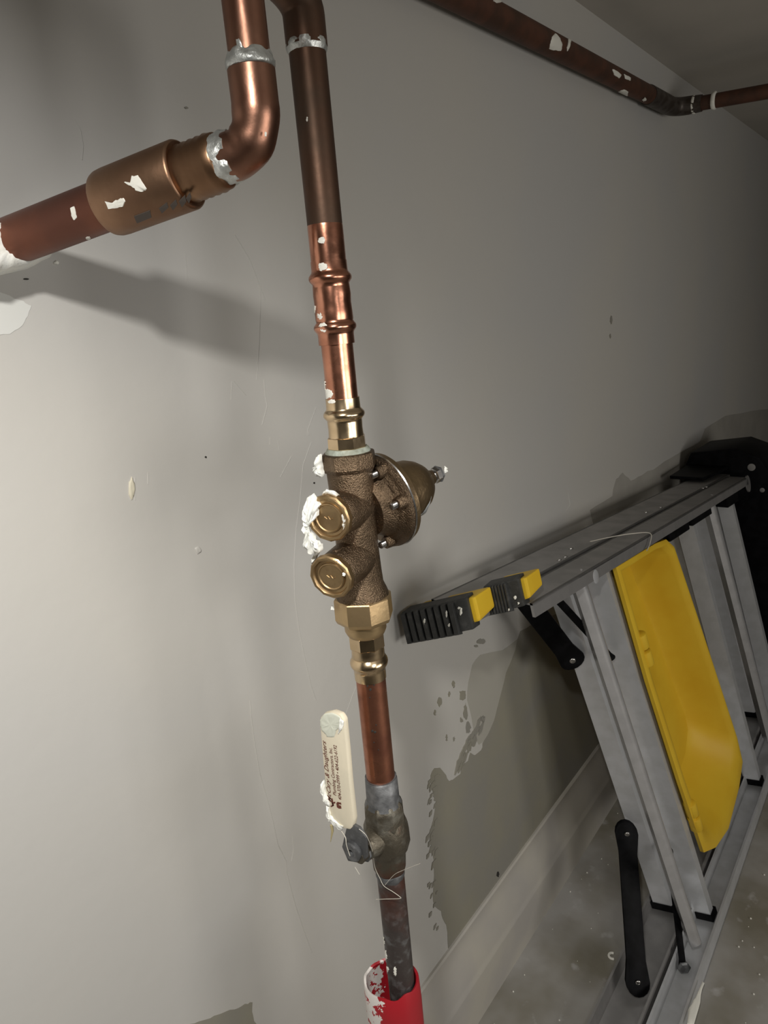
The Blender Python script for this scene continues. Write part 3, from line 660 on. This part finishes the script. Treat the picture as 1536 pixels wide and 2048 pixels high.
# compound packed round the root of the branch
bm = bmesh.new(); P = [at_y(x, y, WY) for x, y in jag([(-160, 440), (-80, 440), (-20, 452), (20, 464), (55, 484), (86, 504), (76, 522), (30, 545), (-20, 556), (-80, 575), (-160, 560)], 1, 3, 3)]
layer(bm, P, Vector((0, -1, 0)), .032, 5, .03)
tag(link('compound_mound', bm, M_white, wall, 70), 'white compound packed around the branch pipe at the wall')
bm = bmesh.new(); layer(bm, [at_y(x, y, WY) for x, y in jag(blobpoly(112, 526, 6, 5, 7, 1), 1, 3, 2)], Vector((0, -1, 0)), .002, 5, .2)
link('compound_fleck', bm, M_white, wall, 70)

# ---------------------------------------------------------------- pipe under the ceiling
CY = WY - .022; RU = .0158
pa = at_y(700, -118, CY); pbb = at_y(1348, 216, CY)
cp = thing('ceiling_pipe', pbb, 'dark paint-flecked copper pipe along wall just under the ceiling', 'pipe')
UD = (pbb - pa).normalized()
qe = at_d(1536, 184, 1.0); outd = Vector((0, -1, 0))
# direction of the leg leaving the wall: solve so that it passes the photo's right edge
best = min(((abs(proj(pbb + Vector((a, -1, b)) * .15)[1] - (216 - .185 * (proj(pbb + Vector((a, -1, b)) * .15)[0] - 1348))), a, b) for a in (-.1, 0, .1) for b in [i * .02 for i in range(-30, 31)]), key=lambda q: q[0] + abs(q[1]))
outd = Vector((best[1], -1, best[2])).normalized()
bm = bmesh.new(); tube(bm, [pa - UD * .6, pa, pbb - UD * .10], RU, 36); link('pipe', bm, M_cpipe, cp, 50)
RU2 = RU * .86
bm = bmesh.new(); tube(bm, [pbb + outd * .05, pbb + outd * .9], RU2, 32); link('pipe', bm, M_cpipe, cp, 50)
bm = bmesh.new(); tube(bm, [pbb - UD * .17, pbb - UD * .06] + bez(pbb - UD * .035, pbb, pbb + outd * .030, 8) + [pbb + outd * .055], [RU + .0016] * 2 + [RU + .0014] * 9 + [RU2 + .002], 36)
link('elbow', bm, mat('grey_tarnish', (.10, .085, .075), .5, .6, (.06, .045, .035), 60, .4, .6, .3, 90), cp, 60)
for t in (.040, .078):
    bm = bmesh.new(); lathe(bm, pbb + outd * t, outd, [(-.004, RU2 + .0016), (-.002, RU2 + .0032), (.002, RU2 + .003), (.004, RU2 + .001)], 32, wob=.002, seed=int(t * 1000)); tag(link('paint_ring', bm, M_splash, cp, 60), 'white paint ring')
for i, (poly, s) in enumerate([([(1098, 98), (1104, 74), (1110, 66), (1120, 76), (1125, 90), (1122, 102), (1106, 101)], 0), ([(1136, 78), (1142, 80), (1138, 96), (1134, 103)], 0), ([(1225, 138), (1228, 150), (1238, 157), (1243, 150), (1234, 142)], 0),
                               ([(1248, 148), (1262, 156), (1260, 162), (1250, 157)], 0), ([(1236, 184), (1248, 179), (1257, 184), (1254, 194), (1244, 192)], 0), ([(1284, 200), (1290, 194), (1293, 200), (1287, 203)], 0), ([(985, -6), (1005, -6), (1003, 4), (994, 6), (987, 2)], 0)]):
    splash(cp, pbb, UD, RU + (.0016 if i == 5 else .0002), poly, M_splash, .0008, .8, i)

# ---------------------------------------------------------------- stepladder lying on its side against the wall
K = .197
def LP(x, k, z): return Vector((x, k + K * z, z))
NK = Vector((0, -1, K)).normalized()                  # out of the ladder plane, towards the room
WV = Vector((0, K, 1)).normalized()                   # from the floor rail up to the wall rail
XV = Vector((1, 0, 0))
def zu(x): return .745 - .09 * (x - .634)
lad = thing('stepladder', (1.2, .30, 0), 'folded aluminium stepladder on its side leaning against the wall', 'ladder')
def rail(kb, kf, zfun, x0, x1, inward, m, fl=.026, th=.0025, name='side_rail'):
    """channel rail: web between kb and kf, lips pointing inward"""
    bm = bmesh.new(); s = inward
    def q(x, k, dz): return LP(x, k, zfun(x) + s * dz)
    for (ka, kb_, da, db) in ((kb, kf, 0, th), (kb, kb - th * 1.4, 0, fl), (kf, kf + th * 1.4, 0, fl)):
        hexa(bm, (q(x0, ka, da), q(x0, kb_, da), q(x0, kb_, db), q(x0, ka, db), q(x1, ka, da), q(x1, kb_, da), q(x1, kb_, db), q(x1, ka, db)))
    return link(name, bm, m, lad)
rail(.314, .252, zu, .66, 1.95, -1, M_alud, .016)
rail(.248, .206, lambda x: zu(x) - .001, .71, 1.83, -1, M_alud, .017)
rail(.322, .256, lambda x: .001, .62, 1.95, 1, M_alud)
rail(.250, .206, lambda x: .001, .68, 1.83, 1, M_alu, .024)
# rounded end of the rear rail
bm = bmesh.new(); c = LP(1.83, .206, zu(1.83) - .016)
lathe(bm, c, NK, [(-.003, .020), (.0, .020)], 28); link('rail_end', bm, M_alud, lad, 30)
# treads: channel pressings, tilted, lower end a little further along
def tread(xt, name='step'):
    XS = -.21
    def q(k, z, dx=0): return LP(xt + XS * (z - .64) + (.31 - k) * .25 + dx, k, z)
    zt_, zb = zu(xt) - .022, .016
    # cross-section over k with a groove between two raised lands
    sec = [(.312, 0), (.312, -.003), (.283, -.003), (.281, 0.002), (.262, 0.002), (.260, -.003), (.240, -.003), (.240, .012), (.237, .012), (.237, -.006)]
    front = [(.314, .014), (.314, -.004), (.284, -.004), (.280, .009), (.257, .009), (.253, -.004), (.222, -.004), (.222, .014)]
    back = [(k - (.0015 if i in (0, 1) else -.0015 if i > 5 else 0), dx + .003) for i, (k, dx) in enumerate(front)]
    bm = bmesh.new(); loops = []
    for z in (zt_, zb):
        loops.append([bm.verts.new(q(k, z, dx)) for k, dx in front + back[::-1]])
    n = len(loops[0])
    for i in range(n): bm.faces.new((loops[0][i], loops[0][(i + 1) % n], loops[1][(i + 1) % n], loops[1][i]))
    m_ = len(front)
    for lp in loops:
        for i in range(m_ - 1): bm.faces.new((lp[i], lp[i + 1], lp[n - 2 - i], lp[n - 1 - i]))
    link(name, bm, M_alu, lad)
    for za, zb_ in ((zb - .012, zb + .003), (zt_ - .002, zt_ + .008)):
        bm = bmesh.new(); hexa(bm, (q(.318, za, -.006), q(.219, za, -.006), q(.219, zb_, -.006), q(.318, zb_, -.006), q(.318, za, .02), q(.219, za, .02), q(.219, zb_, .02), q(.318, zb_, .02)))
        link('end_bracket', bm, M_black, lad, bevel=.001)
for xt in (.957, 1.39, 1.69): tread(xt)
# rear rungs: folded D bars
def rung(xt, xb, kk=.226):
    bm = bmesh.new(); zt_ = zu(xt) - .004; a = LP(xt, kk, zt_); b = LP(xb, kk, .034); d = (b - a).normalized()
    sec = [(-.0035 + .0085 * math.cos(a_), -.002 - .0095 * math.sin(a_)) for a_ in [PI - PI * q / 10 for q in range(11)]] + [(.0165, -.001), (.0165, .008), (-.012, .008)]
    pts = [];
    e1 = (XV * .80 - NK * .60).normalized(); e2 = e1.cross(d).normalized()
    if e2.dot(FW) < 0: e2 = -e2
    prism(bm, [a + e1 * u_ + e2 * v_ for u_, v_ in sec], b - a)
    return link('rung', bm, mat('polished_rung', (.58, .58, .59), .26, .6, (.52, .52, .53), 40), lad, 50)
rung(.872, 1.020); rung(1.545, 1.69)
# rung ends riveted through the rear rail
for x_ in (.895,):
    bm = bmesh.new(); lathe(bm, LP(x_, .207, zu(x_) - .014), NK, [(0, .010), (.0008, .010), (.0015, .008)], 24); tag(link('rung_end', bm, M_alu, lad, 40), 'bright flattened rung end')
for x_, k_ in ((.905, .262), (.925, .262), (.975, .275), (1.30, .27), (1.62, .252), (1.64, .25), (1.36, .262)):
    bm = bmesh.new(); lathe(bm, LP(x_, k_, zu(x_)), WV, [(0, .004), (.001, .0038), (.002, .0018)], 14); link('rivet', bm, M_steel, lad, 50)
# black knee braces of the lowest step and thin rear braces
def strap(p0, p1, wd, th, nrm, m=M_black, name='brace', rivets=()):
    p0, p1, nrm = Vector(p0), Vector(p1), Vector(nrm).normalized(); d = (p1 - p0).normalized(); s = nrm.cross(d).normalized() * wd / 2
    poly = []
    for i in range(9):
        a = PI / 2 + PI * i / 8; poly.append(p0 + d * math.cos(a) * wd * .62 * 1 + s * math.sin(a) * 1.24)
    for i in range(9):
        a = -PI / 2 + PI * i / 8; poly.append(p1 + d * math.cos(a) * wd * .62 + s * math.sin(a) * 1.24)
    # waist
    n = len(poly); mid = [p0 + d * wd * .9 - s * .98, p1 - d * wd * .9 - s * .98]
    mid2 = [p1 - d * wd * .9 + s * .98, p0 + d * wd * .9 + s * .98]
    poly = poly[:9] + mid + poly[9:] + mid2
    bm = bmesh.new(); prism(bm, poly, nrm * th)
    o = link(name, bm, m, lad, 40, bevel=min(.0012, th * .3))
    for p in rivets:
        bm = bmesh.new(); lathe(bm, Vector(p) + nrm * th, nrm, [(0, .0052), (.001, .0050), (.0022, .0035), (.0022, .0018), (.001, .0014), (.001, .0001)], 20, cap=False); link('rivet', bm, M_steel, o, 50)
    return o
nb_ = Vector((-1, -.25, -.1))
b0 = LP(.965, .308, .535); strap(LP(.850, .314, .700), b0, .033, .006, (-.75, -.62, -.1), rivets=[b0])
b2 = LP(1.028, .310, .195); b3 = LP(.905, .283, .030); strap(b2, b3, .033, .006, (-.75, -.62, -.1), rivets=[b2, b3])
t0 = LP(.838, .250, .70); t1 = LP(.972, .245, .548)
strap(t0, t1, .011, .003, (-.75, -.62, -.1)); 
t2 = LP(1.055, .252, .165); t3 = LP(.985, .238, .012); strap(t2, t3, .011, .003, (-.75, -.62, -.1), rivets=[t3])
bm = bmesh.new(); lathe(bm, t3 + Vector((-.003, -.003, 0)), (-.75, -.62, .15), [(0, .011), (.002, .011), (.004, .008)], 6); link('bolt_head', bm, M_grey, lad, 30)
# feet: yellow boots with ribbed black soles
def foot(x, kb, kf, z0, z1, yw, sk=.35):
    """ribbed sole plane at x facing the near end; kb wall side, kf room side, rising a little towards the room"""
    def Q(xx, k, z): return LP(xx, k, z + sk * (kb - k))
    ks = kf + yw
    bm = bmesh.new()
    hexa(bm, [Q(x + .006, k, z) for k, z in ((kb - .002, z0 + .002), (kf, z0 + .008), (kf, z1 - .002), (kb - .002, z1 - .002))] + [Q(x + .050, k, z) for k, z in ((kb - .002, z0 + .004), (kf + .004, z0 + .010), (kf + .004, z1 - .004), (kb - .002, z1 - .004))])
    ft = link('foot', bm, M_yel, lad, bevel=.003); ft['label'] = 'yellow plastic foot with black ribbed rubber sole'
    bm = bmesh.new(); hexa(bm, [Q(x, k, z) for k, z in ((kb, z0), (ks, z0 + .002), (ks, z1), (kb, z1))] + [Q(x + .022, k, z) for k, z in ((kb + .001, z0 - .001), (ks + .004, z0), (ks + .004, z1 + .001), (kb + .001, z1 + .001))])
    link('sole', bm, M_rub, ft, bevel=.002)
    n = 8; wdt = (kb - ks - .016) / n
    for i in range(n):
        k0 = kb - .0005 - wdt * i; k1 = k0 - wdt * .66
        bm = bmesh.new(); hexa(bm, [Q(x - .004, k, z) for k, z in ((k0, z0), (k1, z0), (k1, z1 - .002), (k0, z1 - .002))] + [Q(x + .004, k, z) for k, z in ((k0, z0 - .002), (k1, z0 - .002), (k1, z1), (k0, z1))])
        link('sole_rib', bm, M_rub, ft, bevel=.0008)
    return ft
fa = foot(.636, .346, .238, .690, .729, .007)
fb = foot(.690, .256, .199, .722, .757, .006)
for (px, py, rx, ry, kx) in ((922, 1223, 3, 8, .634), (918, 1216, 3, 3, .634), (849, 1242, 2, 6, .634), (893, 1228, 1.5, 9, .634), (898, 1250, 2, 4, .634), (1030, 1195, 3, 4, .688), (1018, 1219, 2, 3, .688), (1037, 1207, 2, 3, .688)):
    bm = bmesh.new(); P = [at_x(x, y, kx - .002) for x, y in jag(blobpoly(px, py, rx, ry, 7, px), .8, px, 2)]
    layer(bm, P, Vector((-1, 0, 0)), .0008, px, .2); link('paint_fleck', bm, M_splash, fa if kx < .65 else fb, 60)
# lower feet, beyond the bottom edge of the view
foot(.58, .330, .250, .002, .045, .015, 0)
foot(.635, .248, .200, .002, .045, .015, 0)
# yellow tool tray folded between the rails
XS = -.21
def TQ(k, z, x): return LP(x + XS * (z - .64), k, z)
def trayloop(inset, kz):
    return None
bm = bmesh.new()
zt_, zb_ = zu(1.1) - .008, .105
OUT = [(.986, .694), (1.07, .686), (1.16, .677), (1.212, .668), (1.240, .645), (1.262, .50), (1.285, .33), (1.302, .20), (1.298, .145), (1.24, .120), (1.13, .100), (1.05, .118), (.995, .150), (.985, .30), (.979, .50)]
FLO = [(1.035, .655), (1.09, .652), (1.14, .648), (1.185, .637), (1.205, .620), (1.228, .49), (1.250, .33), (1.262, .250), (1.255, .22), (1.21, .19), (1.13, .175), (1.085, .185), (1.060, .205), (1.048, .31), (1.040, .50)]
def tl(t, k, grow=0.0):
    cx, cz = 1.13, .40
    out = []
    for (a, b_), (c, d) in zip(OUT, FLO):
        x = a + (c - a) * t; z = b_ + (d - b_) * t
        x += grow * (1 if x > cx else -1); z += grow * (1 if z > cz else -1); out.append(TQ(k, z, x))
    return out
xa = .998
Ls = [tl(0, .215), tl(0, .209), tl(.12, .207), tl(.30, .209), tl(.46, .219), tl(.72, .250), tl(.92, .276), tl(1.1, .284), tl(1.1, .287), tl(.90, .280), tl(.68, .254), tl(.40, .222), tl(.16, .212), tl(.03, .216)]
rings = [[bm.verts.new(p) for p in l_] for l_ in Ls]
n = len(OUT)
for a_, b_ in zip(rings, rings[1:] + rings[:1]):
    for i in range(n): bm.faces.new((a_[i], a_[(i + 1) % n], b_[(i + 1) % n], b_[i]))
bm.faces.new(rings[7]); bm.faces.new(rings[8][::-1])
tray = link('tool_tray', bm, M_yel, lad, 50); tray['label'] = 'yellow plastic folding tool tray'
# hinge clips on the tray rim
for z_ in (.575, .545, .25, .22):
    bm = bmesh.new(); o_ = TQ(.212, z_, xa + .004)
    dv = (TQ(.212, z_ - .026, xa + .004) - o_)
    lathe(bm, o_, dv, [(0, .009), (.001, .0105), (dv.length - .003, .0105), (dv.length - .001, .009)], 20)
    link('tray_clip', bm, M_yel, tray, 40)
# black brackets under the wall rail by tray and at the top
for xa_, xb_2, z_d, k0, k1 in ((1.24, 1.36, .010, .255, .214), (1.38, 1.52, .008, .255, .214), (1.64, 1.74, .016, .255, .212)):
    bm = bmesh.new(); hexa(bm, (LP(xa_, k0, zu(xa_) - .028 - z_d), LP(xa_, k1, zu(xa_) - .028 - z_d), LP(xa_, k1, zu(xa_) - .014), LP(xa_, k0, zu(xa_) - .014), LP(xb_2, k0, zu(xb_2) - .028 - z_d), LP(xb_2, k1, zu(xb_2) - .028 - z_d), LP(xb_2, k1, zu(xb_2) - .014), LP(xb_2, k0, zu(xb_2) - .014)))
    link('bracket', bm, M_black, lad, bevel=.002)
# moulded black top cap
bm = bmesh.new(); xc = 1.86
sec = [(.352, .01), (.352, .655), (.335, .685), (.23, .70), (.18, .68), (.16, .64), (.155, .03), (.19, .005)]
prism(bm, [LP(xc, k, z) for k, z in sec], (.20, 0, -.006))
cap = link('top_cap', bm, M_black, lad, 30, bevel=.006)
bm = bmesh.new(); prism(bm, [LP(1.70, .345, zu(1.70) + .004), LP(1.70, .27, zu(1.70) + .004), LP(1.88, .25, zu(1.88) + .014), LP(1.88, .345, zu(1.88) + .014)], WV * .008); link('cap_arm', bm, M_black, lad, bevel=.002)
for (k_, z_, w_, h_) in ((.20, .655, .016, .02), (.185, .60, .010, .010)):
    bm = bmesh.new(); lathe(bm, LP(xc - .0005, k_, z_), (-1, 0, 0), [(-.002, w_ * .55), (.001, w_ * .55), (.0014, w_ * .4)], 16); link('cap_rivet', bm, M_alud, cap, 40)
# paint streaks on the floor rail
for poly in ([(1405, 1962), (1409, 1966), (1402, 1990), (1396, 2020), (1388, 2048), (1374, 2048), (1376, 2020), (1386, 2000), (1395, 1985)],):
    P = [at_z(x, y, .027) for x, y in jag(poly, 1.5, 3, 2)]
    bm = bmesh.new(); layer(bm, P, UP, .001, 3, .2); tag(link('paint_streak', bm, M_splash, lad, 60), 'white paint streak')
# thread loops on the ladder
fibre([LP(1.02, .262, zu(1.02) + .003), LP(1.06, .245, zu(1.06) + .004), LP(1.10, .225, zu(1.10) + .004), LP(1.12, .203, zu(1.12) + .003), LP(1.105, .2005, zu(1.105) - .010), LP(1.085, .2005, zu(1.085) - .018)], .0008, 'curled pale thread lying over the upper ladder rail')
# curl of shaved paint and grit on the floor
for i, (px, py, s) in enumerate([(1225, 1912, .006)]):
    c = at_z(px, py, .002); bm = bmesh.new()
    tube(bm, [c + Vector((math.cos(a) * s, math.sin(a) * s, 0)) for a in [k * .35 for k in range(12)]], [.0022] * 12, 8)
    tag(link('paint_curl', bm, M_splash, None, 60), 'small pale curl of paint on the concrete floor', 'debris')
bm = bmesh.new(); rnd = random.Random(8)
for _ in range(160):
    x, y = rnd.uniform(.7, 1.8), rnd.uniform(.0, .47); r_ = rnd.uniform(.0006, .0018)
    if .19 < y < .34: continue
    bmesh.ops.create_icosphere(bm, subdivisions=1, radius=r_, matrix=Matrix.Translation((x, y, r_ * .5)))
tag(link('grit', bm, M_splash), 'pale grit and paint specks scattered on the floor', 'debris', None, 'stuff')
